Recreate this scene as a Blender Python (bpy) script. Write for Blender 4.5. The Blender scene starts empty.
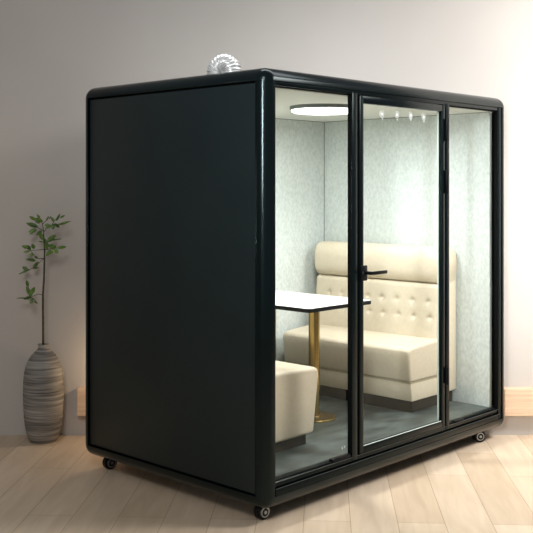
import bpy, bmesh, math, random
from mathutils import Vector, Matrix
random.seed(7)
S = bpy.context.scene
COL = S.collection
PI = math.pi

# ------------------------------------------------------------------ helpers
def link(name, bm, mat, parent=None, smooth=False, angle=None):
    me = bpy.data.meshes.new(name)
    bmesh.ops.recalc_face_normals(bm, faces=bm.faces)
    bm.to_mesh(me); bm.free()
    for m in (mat if isinstance(mat, (list, tuple)) else [mat]):
        me.materials.append(m)
    if smooth:
        for p in me.polygons: p.use_smooth = True
        if angle is not None:
            me.set_sharp_from_angle(angle=math.radians(angle))
    o = bpy.data.objects.new(name, me); COL.objects.link(o)
    if parent: o.parent = parent
    return o

def tag(o, label=None, cat=None, group=None, kind=None):
    if label: o['label'] = label
    if cat: o['category'] = cat
    if group: o['group'] = group
    if kind: o['kind'] = kind
    return o

def empty(name, loc, rz=0):
    o = bpy.data.objects.new(name, None); COL.objects.link(o)
    o.location = loc; o.rotation_euler = (0, 0, rz); o.empty_display_size = .1
    return o

def box(bm, x0, x1, y0, y1, z0, z1, bev=0, seg=2):
    g = bmesh.ops.create_cube(bm, size=1)
    vs = g['verts']
    for v in vs:
        v.co = Vector(((x0+x1)/2 + v.co.x*(x1-x0), (y0+y1)/2 + v.co.y*(y1-y0), (z0+z1)/2 + v.co.z*(z1-z0)))
    if bev:
        es = list({e for v in vs for e in v.link_edges})
        bmesh.ops.bevel(bm, geom=es, offset=bev, segments=seg, affect='EDGES', profile=.5)

def lathe(bm, prof, n=48, cx=0, cy=0, axis='z'):
    rings = []
    for r, z in prof:
        ring = []
        for i in range(n):
            a = 2*PI*i/n
            p = (r*math.cos(a), r*math.sin(a), z)
            if axis == 'x': p = (z, p[0], p[1])
            if axis == 'y': p = (p[0], z, p[1])
            ring.append(bm.verts.new((p[0]+cx, p[1]+cy, p[2])))
        rings.append(ring)
    for a, b in zip(rings, rings[1:]):
        for i in range(n):
            bm.faces.new((a[i], a[(i+1) % n], b[(i+1) % n], b[i]))
    bm.faces.new(rings[0]); bm.faces.new(rings[-1])
    return rings

def tube(bm, pts, rad, n=8):
    pts = [Vector(p) for p in pts]
    rings = []
    for i, p in enumerate(pts):
        d = (pts[min(i+1, len(pts)-1)] - pts[max(i-1, 0)]).normalized()
        up = Vector((0, 1, 0)) if abs(d.y) < .9 else Vector((1, 0, 0))
        a = d.cross(up).normalized(); b = d.cross(a).normalized()
        r = rad[i] if isinstance(rad, (list, tuple)) else rad
        rings.append([bm.verts.new(p + a*r*math.cos(2*PI*k/n) + b*r*math.sin(2*PI*k/n)) for k in range(n)])
    for a, b in zip(rings, rings[1:]):
        for i in range(n):
            bm.faces.new((a[i], a[(i+1) % n], b[(i+1) % n], b[i]))
    bm.faces.new(rings[0]); bm.faces.new(rings[-1])

# ------------------------------------------------------------------ materials
def srgb(r, g, b):
    f = lambda c: (c/255/12.92) if c/255 <= .04045 else ((c/255+.055)/1.055)**2.4
    return (f(r), f(g), f(b), 1)

def mat(name, col, rough=.5, metal=0, spec=.5, coat=0):
    m = bpy.data.materials.new(name); m.use_nodes = True
    b = m.node_tree.nodes['Principled BSDF']
    b.inputs['Base Color'].default_value = col
    b.inputs['Roughness'].default_value = rough
    b.inputs['Metallic'].default_value = metal
    b.inputs['Specular IOR Level'].default_value = spec
    b.inputs['Coat Weight'].default_value = coat
    return m

def nn(m, t, **kw):
    n = m.node_tree.nodes.new(t)
    for k, v in kw.items(): setattr(n, k, v)
    return n

def noise_mat(name, c1, c2, scale, rough=.5, bump=0, stretch=(1, 1, 1), detail=6, lo=.35, hi=.65, spec=.5, bdist=.002):
    m = mat(name, c1, rough, spec=spec); L = m.node_tree.links
    b = m.node_tree.nodes['Principled BSDF']
    tc = nn(m, 'ShaderNodeTexCoord'); mp = nn(m, 'ShaderNodeMapping'); mp.inputs['Scale'].default_value = stretch
    nz = nn(m, 'ShaderNodeTexNoise'); nz.inputs['Scale'].default_value = scale; nz.inputs['Detail'].default_value = detail
    cr = nn(m, 'ShaderNodeValToRGB')
    cr.color_ramp.elements[0].position = lo; cr.color_ramp.elements[0].color = c1
    cr.color_ramp.elements[1].position = hi; cr.color_ramp.elements[1].color = c2
    L.new(tc.outputs['Object'], mp.inputs['Vector']); L.new(mp.outputs[0], nz.inputs['Vector'])
    L.new(nz.outputs['Fac'], cr.inputs[0]); L.new(cr.outputs[0], b.inputs['Base Color'])
    if bump:
        bp = nn(m, 'ShaderNodeBump'); bp.inputs['Strength'].default_value = bump; bp.inputs['Distance'].default_value = bdist
        L.new(nz.outputs['Fac'], bp.inputs['Height']); L.new(bp.outputs[0], b.inputs['Normal'])
    return m

BLACK = mat('black_powder_coat', (.0018, .0046, .0050, 1), .18, spec=.28)
PANEL = noise_mat('black_steel_panel', (.0058, .0100, .0108, 1), (.0072, .0118, .0125, 1), 3, .36, spec=.40)
GAP = mat('black_gasket', (.0015, .002, .002, 1), .8, spec=.1)
RAILM = mat('door_aluminium', (.0018, .0045, .0052, 1), .24, spec=.15)
RUBBER = mat('black_rubber', (.003, .003, .004, 1), .4, spec=.18)
CHROME = mat('chrome', (.38, .40, .41, 1), .3, 1)
WHITE = mat('white_laminate', (.86, .86, .84, 1), .35)
EDGE = mat('black_edge_band', (.004, .004, .004, 1), .5, spec=.15)
BRASS = mat('brushed_brass', (.40, .285, .10, 1), .22, 1)
LEATHER = noise_mat('cream_leather', srgb(207, 195, 172), srgb(212, 200, 178), 40, .42, .12, bdist=.001)
SEAM = mat('leather_seam', srgb(160, 150, 124), .7)
PLINTH = mat('dark_plinth', (.004, .006, .007, 1), .6, spec=.15)
FELT = noise_mat('grey_felt_lining', srgb(193, 201, 198), srgb(210, 217, 214), 70, .95, .25, (1, 1, .6), 10, .36, .64, spec=.1)
CEIL = mat('pod_ceiling', srgb(205, 208, 202), .9, spec=.1)
SLATE = noise_mat('slate_vinyl', srgb(42, 51, 50), srgb(86, 97, 95), 4.5, .45, .1, (1, 2.2, 1), 8, .36, .68)
FOIL = noise_mat('aluminium_foil', (.80, .80, .79, 1), (.92, .92, .91, 1), 30, .2)
FOIL.node_tree.nodes['Principled BSDF'].inputs['Metallic'].default_value = .65
MARK = mat('sticker_and_reflection_white', (.85, .9, .88, 1), .5)  # sticker film, also the painted downlight reflections on the door
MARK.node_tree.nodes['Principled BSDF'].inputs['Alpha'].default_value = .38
MARKC = mat('reflection_core_white', (.95, .98, .96, 1), .4)  # painted bright core of each reflected downlight
STEM = noise_mat('bark', srgb(58, 56, 46), srgb(86, 80, 66), 60, .7)
LEAF = noise_mat('leaf_green', srgb(58, 92, 38), srgb(112, 146, 62), 14, .45)
LEAF.node_tree.nodes['Principled BSDF'].inputs['Subsurface Weight'].default_value = .0
OAK = noise_mat('pale_oak', srgb(218, 186, 156), srgb(232, 202, 173), 5, .5, .05, (1, 6, 14), 6)
PLASTER = noise_mat('grey_plaster', srgb(196, 190, 184), srgb(204, 198, 192), .8, .92, spec=.1)
NEUT = mat('steel_grey', (.2, .2, .2, 1), .3, 1)

def glass():
    m = bpy.data.materials.new('pane_glass'); m.use_nodes = True
    nt = m.node_tree; nt.nodes.clear(); L = nt.links
    out = nt.nodes.new('ShaderNodeOutputMaterial'); mx = nt.nodes.new('ShaderNodeMixShader')
    tr = nt.nodes.new('ShaderNodeBsdfTransparent'); tr.inputs[0].default_value = (.962, .972, .963, 1)
    gl = nt.nodes.new('ShaderNodeBsdfGlossy'); gl.inputs['Roughness'].default_value = 0.02
    gl.inputs['Color'].default_value = (.9, 1, .97, 1)
    lw = nt.nodes.new('ShaderNodeLayerWeight'); lw.inputs['Blend'].default_value = .5
    pw = nt.nodes.new('ShaderNodeMath'); pw.operation = 'POWER'; pw.inputs[1].default_value = 4
    ma = nt.nodes.new('ShaderNodeMath'); ma.operation = 'MULTIPLY_ADD'; ma.inputs[1].default_value = .4; ma.inputs[2].default_value = .022
    L.new(lw.outputs['Facing'], pw.inputs[0]); L.new(pw.outputs[0], ma.inputs[0]); L.new(ma.outputs[0], mx.inputs[0])
    L.new(tr.outputs[0], mx.inputs[1]); L.new(gl.outputs[0], mx.inputs[2])
    L.new(mx.outputs[0], out.inputs[0])
    return m
GLASS = glass()
GEDGE = mat('polished_glass_edge', (.62, .72, .68, 1), .15)

def emis(name, col, st):
    m = bpy.data.materials.new(name); m.use_nodes = True
    b = m.node_tree.nodes['Principled BSDF']
    b.inputs['Emission Color'].default_value = col; b.inputs['Emission Strength'].default_value = st
    return m
LAMP = emis('lamp_diffuser', (1, 1, .98, 1), 7.0)

def plank_mat():
    m = mat('oak_planks', (.6, .5, .4, 1), .42, spec=.35); L = m.node_tree.links
    b = m.node_tree.nodes['Principled BSDF']
    tc = nn(m, 'ShaderNodeTexCoord'); mp = nn(m, 'ShaderNodeMapping')
    mp.inputs['Rotation'].default_value = (0, 0, math.radians(-86.6)); mp.inputs['Location'].default_value = (.35, -.104, 0)
    L.new(tc.outputs['Object'], mp.inputs['Vector'])
    br = nn(m, 'ShaderNodeTexBrick'); br.offset = .37; br.offset_frequency = 2
    br.inputs['Scale'].default_value = 1
    br.inputs['Brick Width'].default_value = 1.35; br.inputs['Row Height'].default_value = .246
    br.inputs['Mortar Size'].default_value = .0022; br.inputs['Mortar Smooth'].default_value = .6
    br.inputs['Bias'].default_value = 0
    br.inputs['Color1'].default_value = srgb(206, 184, 158); br.inputs['Color2'].default_value = srgb(224, 205, 182)
    br.inputs['Mortar'].default_value = srgb(160, 136, 108)
    L.new(mp.outputs[0], br.inputs['Vector'])
    m2 = nn(m, 'ShaderNodeMapping'); m2.inputs['Scale'].default_value = (1.2, 9, 1)
    L.new(mp.outputs[0], m2.inputs['Vector'])
    nz = nn(m, 'ShaderNodeTexNoise'); nz.inputs['Scale'].default_value = 1.6; nz.inputs['Detail'].default_value = 6
    nz.inputs['Distortion'].default_value = .6
    L.new(m2.outputs[0], nz.inputs['Vector'])
    cr = nn(m, 'ShaderNodeValToRGB')
    cr.color_ramp.elements[0].position = .3; cr.color_ramp.elements[0].color = (.80, .77, .73, 1)
    cr.color_ramp.elements[1].position = .7; cr.color_ramp.elements[1].color = (1.0, 1.0, 1.0, 1)
    L.new(nz.outputs['Fac'], cr.inputs[0])
    mx = nn(m, 'ShaderNodeMix', data_type='RGBA', blend_type='MULTIPLY'); mx.inputs[0].default_value = .8
    L.new(br.outputs['Color'], mx.inputs[6]); L.new(cr.outputs[0], mx.inputs[7])
    L.new(mx.outputs[2], b.inputs['Base Color'])
    return m
PLANK = plank_mat()

def vase_mat():
    m = mat('ribbed_grey_ceramic', (.2, .19, .18, 1), .62); L = m.node_tree.links
    b = m.node_tree.nodes['Principled BSDF']
    tc = nn(m, 'ShaderNodeTexCoord'); mp = nn(m, 'ShaderNodeMapping'); mp.inputs['Scale'].default_value = (2.0, 2.0, 46)
    mp.inputs['Rotation'].default_value = (.03, .05, 0)
    nz = nn(m, 'ShaderNodeTexNoise'); nz.inputs['Scale'].default_value = 1.6; nz.inputs['Detail'].default_value = 5
    cr = nn(m, 'ShaderNodeValToRGB')
    cr.color_ramp.elements[0].position = .33; cr.color_ramp.elements[0].color = srgb(88, 84, 80)
    cr.color_ramp.elements[1].position = .72; cr.color_ramp.elements[1].color = srgb(172, 168, 161)
    L.new(tc.outputs['Object'], mp.inputs['Vector']); L.new(mp.outputs[0], nz.inputs['Vector'])
    L.new(nz.outputs['Fac'], cr.inputs[0]); L.new(cr.outputs[0], b.inputs['Base Color'])
    bp = nn(m, 'ShaderNodeBump'); bp.inputs['Strength'].default_value = .6; bp.inputs['Distance'].default_value = .006
    L.new(nz.outputs['Fac'], bp.inputs['Height']); L.new(bp.outputs[0], b.inputs['Normal'])
    return m
VASE = vase_mat()

for m_ in (BLACK, PANEL, RAILM):
    m_.node_tree.nodes['Principled BSDF'].inputs['Specular Tint'].default_value = (.80, .98, 1, 1)
# ------------------------------------------------------------------ camera
F = 957.8; CAMZ = 1.756; HY = 187.3
cam = bpy.data.cameras.new('camera'); co = bpy.data.objects.new('camera', cam); COL.objects.link(co)
co.location = (0, 0, CAMZ); co.rotation_euler = (PI/2, 0, 0)
cam.sensor_width = 36; cam.lens = F/533*36
cam.shift_x = 0; cam.shift_y = -(266.5-HY)/533
cam.clip_start = .05
S.camera = co

# ------------------------------------------------------------------ room
WY = 6.79
bm = bmesh.new(); box(bm, -5, 6, -2.5, WY+1.2, -.06, 0)
tag(link('floor', bm, PLANK), kind='structure')
# back wall: concave outline, a niche standing on the floor behind the pod
NX0, NX1, NZ, NY = -.50, 1.640, 2.386, 7.88
bm = bmesh.new()
arc = [(NX1-.09+.09*math.cos(a), NZ-.09+.09*math.sin(a)) for a in [PI/2*k/6 for k in range(7)]]
arcl = [(NX0+.09-.09*math.sin(a), NZ-.09+.09*math.cos(a)) for a in [PI/2*k/6 for k in range(7)]]
niche = [(1.46, 0), (1.46, .076), (1.50, .077), (1.56, .09), (1.59, .12), (1.62, .20), (NX1, .30)] + arc + arcl + [(NX0, 0)]
out = [(-5, 0), (-5, 3.7), (6, 3.7), (6, 0)]
vs = [bm.verts.new((x, WY, z)) for x, z in out + niche]
bm.faces.new(vs)
nf = vs[len(out):]; nb = [bm.verts.new((x, NY, z)) for x, z in niche]
for i in range(len(nf)-1): bm.faces.new((nf[i], nf[i+1], nb[i+1], nb[i]))
bm.faces.new(nb)
tag(link('wall_back', bm, PLASTER), kind='structure')
bm = bmesh.new(); box(bm, -5.1, -5, -2.5, WY+1.2, 0, 3.7)
tag(link('wall_left', bm, PLASTER), kind='structure')

def shelf(x0, x1, lab):
    bm = bmesh.new(); box(bm, x0, x1, 6.72, WY, .151, .341, .002, 1)
    tag(link('wall_shelf', bm, OAK), lab, 'shelf')
shelf(-1.329, -.60, 'short pale oak wall ledge end beside the grey vase, left of the black pod')
shelf(1.668, 5.9, 'long thick pale oak wall ledge on the bright wall right of the black pod')

# ------------------------------------------------------------------ pod
YAW = math.radians(46.6158); PX, PY = -.00485, 4.91167; W, D, R = 2.465, 1.593, .07
ZB, ZT = .08, 2.38
cu, su = math.cos(YAW), math.sin(YAW)
def L2W(u, v, z=0): return (PX + u*cu - v*su, PY + u*su + v*cu, z)
FL = .228; CE = 2.280
UL, UR, VB = .13, 2.335, D-.03

pod = empty('office_pod', (PX, PY, 0), YAW)
tag(pod, 'black rounded meeting pod with glass front standing on small castor wheels', 'pod')

# frame: rounded box minus its six flat faces, lips turned inwards
bm = bmesh.new(); box(bm, 0, W, 0, D, ZB, ZT, R, 8)
big = sorted(bm.faces, key=lambda f: -f.calc_area())[:6]
bmesh.ops.delete(bm, geom=big, context='FACES_ONLY')
be = [e for e in bm.edges if e.is_boundary]
cen = {}
g = bmesh.ops.extrude_edge_only(bm, edges=be)
nv = [v for v in g['geom'] if isinstance(v, bmesh.types.BMVert)]
for v in nv:
    c = v.co
    if abs(c.x) < 1e-4: c.x += .03
    elif abs(c.x-W) < 1e-4: c.x -= .03
    elif abs(c.y) < 1e-4: c.y += .03
    elif abs(c.y-D) < 1e-4: c.y -= .03
    elif abs(c.z-ZB) < 1e-4: c.z += .03
    elif abs(c.z-ZT) < 1e-4: c.z -= .03
link('frame', bm, BLACK, pod, True, 40)

def panel(name, fn, m=PANEL, parent=pod):
    bm = bmesh.new(); fn(bm); return link(name, bm, m, parent, True, 40)
# side skins with a narrow shadow groove and an inner step
gz = .012
def left(bm):
    box(bm, .006, .024, R+gz, D-R-gz, ZB+R+gz, ZT-R-gz, .003, 2)
panel('side_panel', left)
panel('side_panel', lambda bm: box(bm, W-.024, W-.006, R+gz, D-R-gz, ZB+R+gz, ZT-R-gz, .003, 2))
panel('back_panel', lambda bm: box(bm, R+gz, W-R-gz, D-.022, D-.006, ZB+R+gz, ZT-R-gz, .003, 2))
panel('roof_panel', lambda bm: box(bm, R, W-R, R, D-R, ZT-.024, ZT-.002))
panel('base_panel', lambda bm: box(bm, R, W-R, R, D-R, ZB+.004, ZB+.03))
def groove(bm):
    for u0, u1 in ((.024, .028), (W-.028, W-.024)):
        box(bm, u0, u1, .05, D-.05, ZB+.05, ZT-.05)
panel('gasket', groove, GAP)
# thin trim beads that run inside the groove
def bead(bm):
    a, b, c, d = R-.004, D-R+.004, ZB+R-.004, ZT-R+.004
    w = .006
    for (y0, y1, z0, z1) in ((a, a+w, c, d), (b-w, b, c, d), (a, b, c, c+w), (a, b, d-w, d)):
        box(bm, -.0015, .012, y0, y1, z0, z1, .001, 1)
panel('trim_bead', bead, BLACK)

# linings
panel('back_lining', lambda bm: box(bm, UL, UR, VB, VB+.006, FL, CE), FELT)
panel('side_lining', lambda bm: box(bm, UR, UR+.03, .07, VB, FL, CE), FELT)
panel('side_lining', lambda bm: box(bm, UL-.03, UL, .07, VB, FL, CE), FELT)
panel('ceiling_panel', lambda bm: box(bm, UL-.06, UR+.06, .065, VB+.006, CE, CE+.03), CEIL)
fp = panel('floor_panel', lambda bm: box(bm, UL-.06, UR+.06, .065, VB+.006, FL-.06, FL), SLATE)

panel('corner_shadow_line', lambda bm: (box(bm, UR-.004, UR+.004, VB-.004, VB+.002, FL, CE), box(bm, UL, UR, VB-.003, VB+.002, CE-.004, CE+.002),
      box(bm, UR-.003, UR+.002, .07, VB, CE-.004, CE+.002)), mat('joint_shadow_grey', srgb(120, 128, 122), .9))  # grey strips paint the thin shadow gap where linings and ceiling meet
# front assembly (v = 0 is the outer face)
GT, GB = 2.285, .222
def front(bm):
    b = .004
    box(bm, .064, .083, .006, .060, ZB+R-.006, ZT-R+.006, .003)           # jamb near
    box(bm, 2.343, W-.064, .006, .034, ZB+R-.006, ZT-R+.006, b)        # jamb far
    box(bm, .08, 2.34, .008, .040, GT, ZT-R+.006, b)                   # head
    box(bm, .08, 2.34, .010, .070, GB-.026, GB, b)                     # sill upper step
    box(bm, .08, 2.34, .002, .070, ZB+R-.004, GB-.032, b)              # sill lower step
    box(bm, .722, .771, .006, .036, GB-.02, GT+.01, b)                 # mullions
    box(bm, 1.691, 1.731, .006, .036, GB-.02, GT+.01, b)
panel('front_frame', front, RAILM)
def seals(bm):
    for u0, u1 in ((.7195, .7235), (.768, .80), (1.66, 1.70)):
        box(bm, u0, u1, .014, .037, GB-.01, GT+.01)
    for u0, u1 in ((.083, .720), (1.731, 2.343)):
        box(bm, u0, u1, .020, .030, GT-.006, GT)
        box(bm, u0, u1, .020, .030, GB, GB+.005)
    box(bm, 2.340, 2.345, .010, .036, GB, GT)
panel('seal', seals, GAP)
def sill_highlight(bm):
    box(bm, .08, 2.36, .0005, .004, GB-.036, GB-.0335)
    box(bm, .08, 2.36, .006, .012, GB-.004, GB-.001)
panel('sill_highlight', sill_highlight, mat('painted_highlight', (.05, .06, .062, 1), .3, .4))  # paler strips paint the highlight lines along the sill steps
def pane(u0, u1, z0, z1, v=.030, parent=pod, name='glass_pane'):
    bm = bmesh.new()
    vs = [bm.verts.new(p) for p in ((u0, v, z0), (u1, v, z0), (u1, v, z1), (u0, v, z1))]
    bm.faces.new(vs)
    return link(name, bm, GLASS, parent)
p1 = pane(.080, .722, GB, GT)
p2 = pane(1.730, 2.344, GB, GT)
# floor clips at the foot of the fixed panes
def clip(u0, u1, h):
    bm = bmesh.new(); box(bm, u0, u1, .012, .045, GB-.004, GB+h, .006, 2)
    link('sill_clip', bm, RUBBER, pod, True, 40)
clip(.56, .722, .020); clip(1.81, 1.92, .012)

# door
def leaf(bm):
    b = .004; d0, d1, z0, z1 = .789, 1.675, GB+.003, GT-.003
    box(bm, d0, d0+.038, .004, .036, z0, z1, b)
    box(bm, d1-.036, d1, .004, .036, z0, z1, b)
    box(bm, d0+.02, d1-.02, .004, .036, z1-.042, z1, b)
    box(bm, d0+.02, d1-.02, .004, .036, z0, z0+.040, b)
door = panel('glazed_door', leaf, RAILM)
door['label'] = 'black framed glass door leaf with lever handle'
pane(.826, 1.642, .264, 2.242, .024, door, 'door_glass')
def gedge(bm):
    box(bm, 1.630, 1.6385, .026, .034, .264, 2.242)
    box(bm, .830, 1.636, .007, .012, .2645, .2675)
panel('polished_edge', gedge, GEDGE, door)
bm = bmesh.new()
box(bm, .796, .850, -.006, .006, 1.218, 1.306, .003, 2)
hp = link('handle_plate', bm, RUBBER, door, True, 40)
bm = bmesh.new()
tube(bm, [(.832, -.004, 1.264), (.832, -.050, 1.264)], .011, 14)
box(bm, .820, .968, -.062, -.048, 1.254, 1.274, .004, 2)
link('lever', bm, RUBBER, hp, True, 40)
bm = bmesh.new()
for uu in (.808,):
    lathe(bm, [(.001, -.009), (.008, -.009), (.009, -.006), (.009, -.004)], 16, axis='y')
    for v in bm.verts: v.co += Vector((uu, 0, 1.264))
link('lock_cylinder', bm, NEUT, hp, True, 40)
for z0, z1 in ((2.055, 2.195), (1.72, 1.865), (.50, .60)):
    bm = bmesh.new()
    box(bm, 1.672, 1.696, -.012, .006, z0, z1, .005, 2)
    tube(bm, [(1.684, -.010, z0-.006), (1.684, -.010, z1+.006)], .007, 12)
    link('hinge', bm, RUBBER, door, True, 40)
# pale discs paint a row of reflected downlights on the door glass
def disc(bm, u, z, r0, r1, v):
    n = 24; a = []; b = []
    for i in range(n):
        t = 2*PI*i/n
        a.append(bm.verts.new((u+r1*math.cos(t), v, z+r1*math.sin(t))))
        if r0: b.append(bm.verts.new((u+r0*math.cos(t), v, z+r0*math.sin(t))))
    if r0:
        for i in range(n): bm.faces.new((a[i], a[(i+1) % n], b[(i+1) % n], b[i]))
    else: bm.faces.new(a)
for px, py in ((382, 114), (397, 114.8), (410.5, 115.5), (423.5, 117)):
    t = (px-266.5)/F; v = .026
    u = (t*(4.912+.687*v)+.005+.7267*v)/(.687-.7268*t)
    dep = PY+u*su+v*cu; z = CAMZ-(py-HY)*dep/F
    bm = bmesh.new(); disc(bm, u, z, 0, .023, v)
    o = link('painted_reflection', bm, MARK, door)
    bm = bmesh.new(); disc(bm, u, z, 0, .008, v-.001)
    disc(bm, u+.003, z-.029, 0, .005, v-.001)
    link('reflection_core', bm, MARKC, o)
# small sticker in the corner of the fixed pane
bm = bmesh.new(); disc(bm, .685, .285, 0, .007, .030)
box(bm, .655, .668, .029, .030, .280, .284); box(bm, .660, .663, .029, .030, .272, .292)
link('corner_mark', bm, MARK, pod)

# castors
def castor(u, v, rz, first=None):
    c = bpy.data.objects.new('castor', None) if False else None
    bm = bmesh.new()
    lathe(bm, [(.030, ZB+.008), (.030, ZB-.004), (.029, ZB-.004)], 20)
    box(bm, -.029, -.024, -.020, .026, .040, ZB-.002, .002, 1)
    box(bm, .024, .029, -.020, .026, .040, ZB-.002, .002, 1)
    box(bm, -.029, .029, -.030, .036, ZB-.003, ZB+.006, .002, 1)
    o = link('castor', bm, RUBBER, pod, True, 40)
    o.location = (u, v, 0); o.rotation_euler = (0, 0, rz)
    bm = bmesh.new()
    lathe(bm, [(.022, -.023), (.038, -.022), (.043, -.015), (.043, -.003), (.040, 0), (.043, .003), (.043, .015), (.038, .022), (.022, .023)], 28, axis='x')
    for q in bm.verts: q.co += Vector((0, .004, .043))
    w = link('wheel', bm, RUBBER, o, True, 50)
    for s in (-1, 1):
        bm = bmesh.new()
        rr = lathe(bm, [(.029, .0235*s), (.027, .0325*s), (.0215, .0325*s), (.0205, .0300*s), (.010, .0300*s), (.009, .0345*s), (.001, .0345*s)], 24, axis='x')
        for r_ in rr:
            for q in r_: q.co += Vector((0, .004, .043))
        hb = link('hub', bm, [CHROME, RUBBER], o, True, 40)
        for p in hb.data.polygons:
            rad = math.hypot(p.center.y-.004, p.center.z-.043)
            if .011 < rad < .0205: p.material_index = 1
    return o
castor(.098, .125, math.radians(-98))
castor(.10, D-.155, math.radians(-100))
castor(W-.225, .10, math.radians(-125))
castor(W-.12, D-.12, math.radians(30))

# ------------------------------------------------------------------ foil duct on the roof
dc = L2W(.196, .507, ZT-.002)
duct = bmesh.new()
Rm, rm = .052, .053
path = []
N = 230
for i in range(N+1):
    t = i/N
    leg = .022; arcL = PI*Rm; tot = leg*2+arcL; s = t*tot
    if s < leg: p = Vector((-Rm, 0, s)); d = Vector((0, 0, 1)); k = -1
    elif s > leg+arcL: p = Vector((Rm, 0, leg-(s-leg-arcL))); d = Vector((0, 0, -1))
    else:
        a = (s-leg)/Rm; p = Vector((-Rm*math.cos(a), 0, leg+Rm*math.sin(a))); d = Vector((math.sin(a), 0, math.cos(a)))
    path.append((p, d, rm + .0055*(abs(math.sin(PI*t*17))**.7*2-1)))
prev = None
for p, d, r in path:
    nrm = d.cross(Vector((0, 1, 0)))
    ring = [duct.verts.new(p + nrm*r*math.cos(2*PI*k/28) + Vector((0, 1, 0))*r*math.sin(2*PI*k/28)) for k in range(28)]
    if prev:
        for k in range(28): duct.faces.new((prev[k], prev[(k+1) % 28], ring[(k+1) % 28], ring[k]))
    prev = ring
o = link('vent_duct', duct, FOIL, None, True)
o.location = dc; o.rotation_euler = (0, 0, math.radians(-32))
tag(o, 'silver corrugated foil duct bend poking up from the roof of the black pod', 'duct')

# ------------------------------------------------------------------ sofas
def cushion(profile, y0, y1, bev, seg=4):
    """extrude an (x,z) outline from y0 to y1 and round its edges"""
    bm = bmesh.new()
    a = [bm.verts.new((x, y0, z)) for x, z in profile]
    b = [bm.verts.new((x, y1, z)) for x, z in profile]
    n = len(profile)
    bm.faces.new(a); bm.faces.new(list(reversed(b)))
    for i in range(n): bm.faces.new((a[i], a[(i+1) % n], b[(i+1) % n], b[i]))
    bmesh.ops.bevel(bm, geom=list(bm.edges), offset=bev, segments=seg, affect='EDGES', profile=.5)
    return bm

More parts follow.
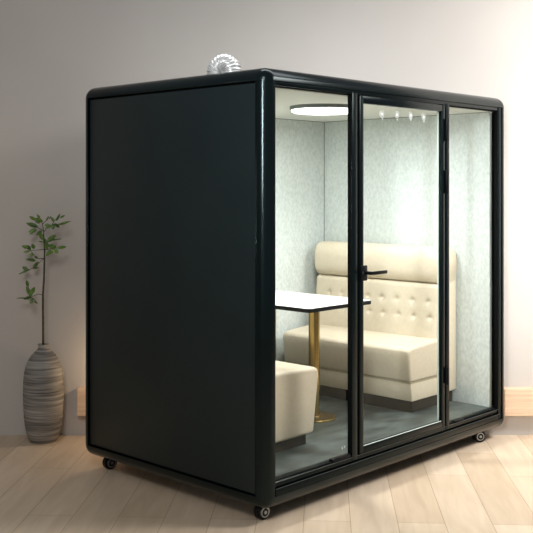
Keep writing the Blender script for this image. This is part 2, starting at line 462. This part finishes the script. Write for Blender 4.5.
BUT = [.428, .563, .698, .830, .958, 1.083, 1.208, 1.328]
V0, V1 = .33, 1.48
VC = (V0+V1)/2
def sofa(u, rz, depth, mirror, label, seamless=False):
    root = empty('banquette_sofa', L2W(u, VC, FL), YAW+rz)
    tag(root, label, 'sofa')
    h = (V1-V0)/2
    bm = bmesh.new(); box(bm, .0, depth-.085, -h+.035, h-.035, 0, .07 if seamless else .09, .003, 1)
    link('plinth', bm, PLINTH, root)
    if seamless:
        bm = cushion([(.12, .470), (.12, .065), (depth-.050, .065), (depth-.002, .405), (depth-.008, .448), (depth-.05, .458)], -h, h, .024, 5)
        link('seat', bm, LEATHER, root, True, 50)
    else:
        bm = cushion([(.17, .212), (.17, .085), (depth-.045, .085), (depth-.030, .212)], -h+.003, h-.003, .006, 3)
        link('skirt', bm, LEATHER, root, True, 50)
        bm = bmesh.new(); box(bm, .10, depth-.029, -h+.002, h-.002, .206, .216)
        link('seat_seam', bm, SEAM, root)
        bm = cushion([(.12, .480), (.12, .213), (depth-.026, .213), (depth-.002, .400), (depth-.008, .438), (depth-.05, .450)], -h, h, .022, 5)
        link('seat', bm, LEATHER, root, True, 50)
    # tufted lower back
    zs0, zs1 = .43, .846
    bm = bmesh.new()
    ny, nz = 150, 52
    bl = []
    for b in BUT:
        y = (b-VC)*(-1 if mirror else 1)
        bl += [(y, .722), (y+(-.022 if mirror else .022)*-1, .612)]
    def fx(y, z):
        base = .250 - (z-.45)*.10
        x = base
        # rounded perimeter
        e = min(h-abs(y), .045)/.045
        x -= .040*(1-math.sqrt(max(0, 1-(1-e)**2)))
        e = min(zs1-z, .03)/.03
        x -= .026*(1-math.sqrt(max(0, 1-(1-max(0, e))**2)))
        for by, bz in bl:
            d2 = (y-by)**2+(z-bz)**2
            if d2 < .01:
                d = math.sqrt(d2)
                x -= .016*math.exp(-(d/.014)**2) + .006*math.exp(-(d/.034)**2)
                # faint pleats
                if d < .05: x -= .0018*math.exp(-(d/.03)**2)*(1+math.cos(4*math.atan2(z-bz, y-by)))
        return x
    ys = [-h + 2*h*(.5-.5*math.cos(PI*i/ny))*.25 + 2*h*(i/ny)*.75 for i in range(ny+1)]
    grid = [[bm.verts.new((fx(y, zs0+(zs1-zs0)*j/nz), y, zs0+(zs1-zs0)*j/nz)) for j in range(nz+1)] for y in ys]
    for i in range(ny):
        for j in range(nz): bm.faces.new((grid[i][j], grid[i+1][j], grid[i+1][j+1], grid[i][j+1]))
    be = [e for e in bm.edges if e.is_boundary]
    g = bmesh.ops.extrude_edge_only(bm, edges=be)
    for v in g['geom']:
        if isinstance(v, bmesh.types.BMVert): v.co.x = .02
    link('backrest', bm, LEATHER, root, True, 60)
    # side boards closing the ends of the back down to the skirt
    for s in (-1, 1):
        bm = bmesh.new()
        y0, y1 = (h-.03, h-.0005) if s > 0 else (-h+.0005, -h+.03)
        box(bm, .0, .165, y0, y1, .085, 1.02, .012, 3)
        link('side_board', bm, LEATHER, root, True, 50)
    # headrest roll
    bm = bmesh.new(); n = 40; zc, hz = .976, .131; rings = []
    m_ = 44
    for i in range(m_+1):
        y = -h + 2*h*(.5-.5*math.cos(PI*i/m_))
        e = min(h-abs(y), .05)/.05
        s = .55 + .45*math.sqrt(max(0, 1-(1-e)**2))
        ring = []
        for k in range(n):
            a = 2*PI*k/n
            c_, s_ = math.cos(a), math.sin(a)
            x = .118 + .118*math.copysign(abs(c_)**.75, c_)*(1 if c_ < 0 else .5+.5*s)
            z = zc + hz*math.copysign(abs(s_)**.72, s_)*(.86+.14*s)
            ring.append(bm.verts.new((x, y, z)))
        rings.append(ring)
    for a, b in zip(rings, rings[1:]):
        for k in range(n): bm.faces.new((a[k], a[(k+1) % n], b[(k+1) % n], b[k]))
    bm.faces.new(rings[0]); bm.faces.new(rings[-1])
    link('headrest', bm, LEATHER, root, True, 60)
    for by, bz in bl:
        bm = bmesh.new()
        bmesh.ops.create_uvsphere(bm, u_segments=12, v_segments=8, radius=.0085)
        for v in bm.verts: v.co.x *= .5
        o = link('button', bm, LEATHER, root, True); o.location = (fx(by, bz)+.002, by, bz)
    return root
sofa(UR-.002, PI, .595, True, 'cream leather tufted banquette sofa along the right wall behind the table')
sofa(UL+.002, 0, .69, False, 'cream leather seat at left inside the pod, nearest to the front glass corner', True)

# ------------------------------------------------------------------ table
TU0, TU1, TV0, TV1, TZ = .939, 1.594, .517, 1.545, 1.000
tc_ = ((TU0+TU1)/2, (TV0+TV1)/2)
tab = empty('meeting_table', L2W(tc_[0], tc_[1], FL), YAW)
tag(tab, 'white rectangular table with black edge on two brass pedestal legs', 'table')
def rrect(bm, hx, hy, r, z0, z1):
    pts = []
    for cx, cy, a0 in ((hx-r, hy-r, 0), (-hx+r, hy-r, PI/2), (-hx+r, -hy+r, PI), (hx-r, -hy+r, 3*PI/2)):
        for k in range(7):
            a = a0+PI/2*k/6; pts.append((cx+r*math.cos(a), cy+r*math.sin(a)))
    a = [bm.verts.new((x, y, z0)) for x, y in pts]; b = [bm.verts.new((x, y, z1)) for x, y in pts]
    bm.faces.new(a); bm.faces.new(b); n = len(pts)
    for i in range(n): bm.faces.new((a[i], a[(i+1) % n], b[(i+1) % n], b[i]))
hx, hy, tz = (TU1-TU0)/2, (TV1-TV0)/2, TZ-FL
bm = bmesh.new(); rrect(bm, hx, hy, .03, tz-.026, tz-.002); link('edge_band', bm, EDGE, tab, True, 40)
bm = bmesh.new(); rrect(bm, hx-.002, hy-.002, .028, tz-.004, tz); link('tabletop', bm, WHITE, tab, True, 40)
for vv in (.755, 1.15):
    ly = vv-tc_[1]
    bm = bmesh.new(); lathe(bm, [(.0375, .012), (.0375, tz-.026)], 40, 0, ly)
    link('leg', bm, BRASS, tab, True, 40)
    bm = bmesh.new(); lathe(bm, [(.146, 0), (.146, .009), (.142, .013), (.05, .015), (.045, .020)], 64, 0, ly)
    link('base_disc', bm, BRASS, tab, True, 40)

# ------------------------------------------------------------------ ceiling light
lc = L2W(1.205, .62, CE)
lamp = empty('ceiling_light', lc)
tag(lamp, 'flat round white ceiling light glowing inside the pod', 'light')
bm = bmesh.new(); lathe(bm, [(.222, 0), (.222, -.022), (.214, -.024)], 64); link('rim', bm, mat('lamp_rim', (.16, .18, .17, 1), .5), lamp, True, 40)
bm = bmesh.new(); lathe(bm, [(.212, -.022), (.208, -.034), (.19, -.040)], 64); link('diffuser', bm, LAMP, lamp, True, 40)

# ------------------------------------------------------------------ vase and branch
VX, VY = -1.545, 6.635
K = VY/F
def P(px, py, dy=0):
    d = VY+dy
    return Vector(((px-266.5)*d/F-VX, dy, CAMZ-(py-HY)*d/F))
prof_px = [(5.6, 344), (5.0, 346), (5.4, 348.5), (8, 351), (12, 355), (15.2, 360), (17.6, 366), (19, 373), (19.8, 382), (20, 392), (19.9, 402),
           (19.2, 414), (18.2, 424), (16.6, 432), (14.6, 438), (12.6, 441)]
zb = 0
top = CAMZ-(344-HY)*K
prof = []
for r, y in prof_px:
    z = top*(441-y)/(441-344)
    prof.append((r*K, z))
# dense and gently ribbed
dense = []
for i in range(len(prof)-1):
    for k in range(6):
        t = k/6; r = prof[i][0]*(1-t)+prof[i+1][0]*t; z = prof[i][1]*(1-t)+prof[i+1][1]*t
        dense.append((r+.0011*math.sin(z*330)+.0006*math.sin(z*870+1), z))
dense.append(prof[-1])
inner = [(3.2*K, top-.09), (3.4*K, top-.02), (4.6*K, top-.002)]
bm = bmesh.new(); lathe(bm, inner+dense, 64)
vase = link('floor_vase', bm, VASE, None, True)
vase.location = (VX, VY, 0)
tag(vase, 'tall grey ribbed ceramic floor vase with narrow neck on the wooden floor', 'vase')

plant = empty('leafy_branch', (VX, VY, 0))
tag(plant, 'thin bare stemmed branch with small green leaves standing in the grey vase', 'plant')
bm = bmesh.new()
tube(bm, [P(43.2, 352), P(43.2, 330), P(43, 310), P(43, 294.6), P(43.9, 280), P(44.4, 262), P(44.6, 250), P(44, 240), P(43.6, 231), P(42.5, 224), P(40, 219)],
     [.0085, .0082, .008, .0075, .0068, .0062, .0052, .0036, .003, .0024, .0016])
br = [([(43, 295), (38, 294), (33.5, 296), (29.5, 298.5), (23, 298.2), (16.5, 298.4)], .03),
      ([(31, 297), (29, 291), (28, 284)], .03), ([(31, 297), (34, 299.5), (37, 302.5)], .0),
      ([(44.3, 258.5), (39, 258.5), (35, 257), (32.5, 253), (29, 249), (25, 247)], -.03),
      ([(44.5, 249.5), (38, 250), (31, 250.5), (25, 251)], .02),
      ([(40, 262), (33, 268), (27, 271), (19, 274.5)], .05),
      ([(44.4, 258.5), (42, 260), (40, 262)], .01),
      ([(44.5, 249.5), (50, 249), (56, 248), (62, 247.5)], -.04),
      ([(44.3, 246), (48, 242), (53, 239), (61, 239.5)], .03),
      ([(43.8, 232), (47, 228), (52, 225), (58, 224), (71, 221.5)], -.03),
      ([(52, 225), (55, 220), (60, 216.5)], -.02),
      ([(43.6, 231), (37, 227), (30, 225)], .03), ([(42.5, 224), (46, 221), (49, 217)], .0)]
for pts, dy in br:
    n = len(pts)
    tube(bm, [P(x, y, dy*min(1, i/(n-1)*1.3)) for i, (x, y) in enumerate(pts)], [.0026-.0014*i/(n-1) for i in range(n)], 6)
link('stem', bm, STEM, plant, True)
bm = bmesh.new()
def leaf(x, y, ang, ln, wd, dy):
    """x,y: leaf base; ang in degrees on the picture plane; leaf is a cupped blade with a fold"""
    base = P(x, y, dy); a = math.radians(ang)
    d = Vector((math.cos(a), random.uniform(-.25, .25), math.sin(a))).normalized()
    side = d.cross(Vector((random.uniform(-.3, .3), 1, random.uniform(-.3, .3)))).normalized()
    up = side.cross(d)
    L_ = ln*K*.95; w_ = wd*K/2*.82
    rows = []
    for i in range(9):
        t = i/8; w = w_*math.sin(PI*min(1, t**.85))**.8 + .0004
        c = base + d*L_*t + up*(-.12*L_*t*t)
        rows.append([bm.verts.new(c - side*w + up*w*.35), bm.verts.new(c), bm.verts.new(c + side*w + up*w*.35)])
    for r, q in zip(rows, rows[1:]):
        bm.faces.new((r[0], r[1], q[1], q[0])); bm.faces.new((r[1], r[2], q[2], q[1]))
for a in [(38, 227, 160, 13, 5.5, .03), (37, 229, 200, 9, 5, .02), (36, 220, 150, 8, 4, .02), (41, 222, 170, 7, 5, .0), (40, 219, 120, 6, 3, .0),
          (43, 222, 150, 9, 4.5, -.02), (46, 221, 60, 6, 2, .01), (49, 219, 50, 4, 2, .0), (34, 229, 235, 7, 4, .01), (42, 231, 215, 8, 4, -.01),
          (51, 225, 210, 7, 4.5, -.03), (53, 225, 270, 5, 4.5, -.02), (54, 222, 120, 6, 3.5, -.02), (56, 221, 60, 9, 3, -.01), (57, 224, 200, 6, 4, -.02),
          (58, 225, 18, 14, 3, -.03), (60, 218, 30, 6, 2.5, -.02), (55, 225, 340, 6, 4, 0), (49, 224, 200, 5, 3.5, .02), (43, 240, 115, 9, 6, .0),
          (47, 242, 40, 12, 6, .03), (45, 244, 95, 6, 5, .02), (48, 241, 10, 15, 1.6, .03), (43, 242, 170, 5, 2, 0),
          (48, 249, 130, 7, 5, -.04), (50, 249, 25, 8, 5, -.03), (54, 249, 320, 7, 5, -.04), (51, 250, 230, 8, 5, -.02), (57, 248, 8, 11, 4, -.04),
          (54, 246, 175, 8, 4, .0), (47, 247, 80, 5, 3, .0), (53, 251, 215, 6, 3.5, -.03),
          (31, 250, 140, 8, 5.5, .02), (28, 248, 160, 7, 4, -.02), (33, 253, 230, 5, 4, -.02), (30, 251, 190, 7, 3, .0), (34, 249, 110, 6, 5, .0), (35, 256, 310, 4, 3, 0),
          (36, 261, 168, 11, 4, .03), (33, 268, 50, 9, 4.5, .04), (28, 270, 150, 7, 5, .05), (30, 269.5, 195, 8, 2.5, .05), (33, 268.5, 10, 7, 2, .05), (27, 271, 200, 9, 2, .05),
          (28, 287, 98, 8, 4, .03), (30, 295, 115, 10, 5, .03), (31, 294, 60, 9, 5, .02), (31, 297, 195, 8, 4, .03), (28, 298, 180, 11, 1.6, .03),
          (33, 299, 240, 6, 4, .0), (34, 299, 200, 5, 3.5, .01), (30, 297, 80, 8, 5, .0), (34, 301, 325, 5, 2, 0)]:
    leaf(*a)
link('leaves', bm, LEAF, plant, True)

# ------------------------------------------------------------------ light
def area(name, loc, target, size, power, col=(1, 1, 1), sy=None, shape=None):
    l = bpy.data.lights.new(name, 'AREA'); l.energy = power; l.color = col
    l.shape = shape or ('RECTANGLE' if sy else 'SQUARE'); l.size = size
    if sy: l.size_y = sy
    o = bpy.data.objects.new(name, l); COL.objects.link(o); o.location = loc
    o.rotation_euler = (Vector(target)-Vector(loc)).to_track_quat('-Z', 'Y').to_euler()
    return o
area('key_light', (3.5, 5.0, 3.7), (2.3, 6.8, .9), 1.1, 105, (1, .98, .955)).data.spread = math.radians(120)
area('wall_fill', (3.5, 3.6, 1.3), (2.5, 6.8, 1.35), .6, 8, (1, .98, .96)).data.spread = math.radians(42)  # added unseen softbox that brightens the lower right wall
area('rail_highlight_fill', (.75, 5.5, 3.66), (.75, 5.5, 0), 2.4, 15, (.97, .99, 1), .5).data.spread = math.radians(150)  # added unseen light that puts highlights on the top rails
area('front_light', (-.9, 1.4, 3.9), (.2, 5, 1.6), 1.3, 58, (1, .985, .96))
area('edge_light', (-2.3, -.8, 2.9), (0, 5, 1.9), .35, 8, (.92, .97, 1), 1.5).data.spread = math.radians(30)
area('pod_lamp_light', (lc[0], lc[1], CE-.046), (lc[0], lc[1], 0), .40, 29, (.99, 1, .985), shape='DISK')
pl = bpy.data.lights.new('ledge_glow', 'POINT'); pl.energy = 4.5; pl.color = (1, .72, .45); pl.shadow_soft_size = .04
po = bpy.data.objects.new('ledge_glow', pl); COL.objects.link(po); po.location = (-.98, 6.60, .52)

w = bpy.data.worlds.new('world'); S.world = w; w.use_nodes = True
bg = w.node_tree.nodes['Background']; bg.inputs[0].default_value = (.92, .96, 1, 1); bg.inputs[1].default_value = .25

S.view_settings.view_transform = 'Standard'
S.view_settings.look = 'None'
S.view_settings.exposure = 0
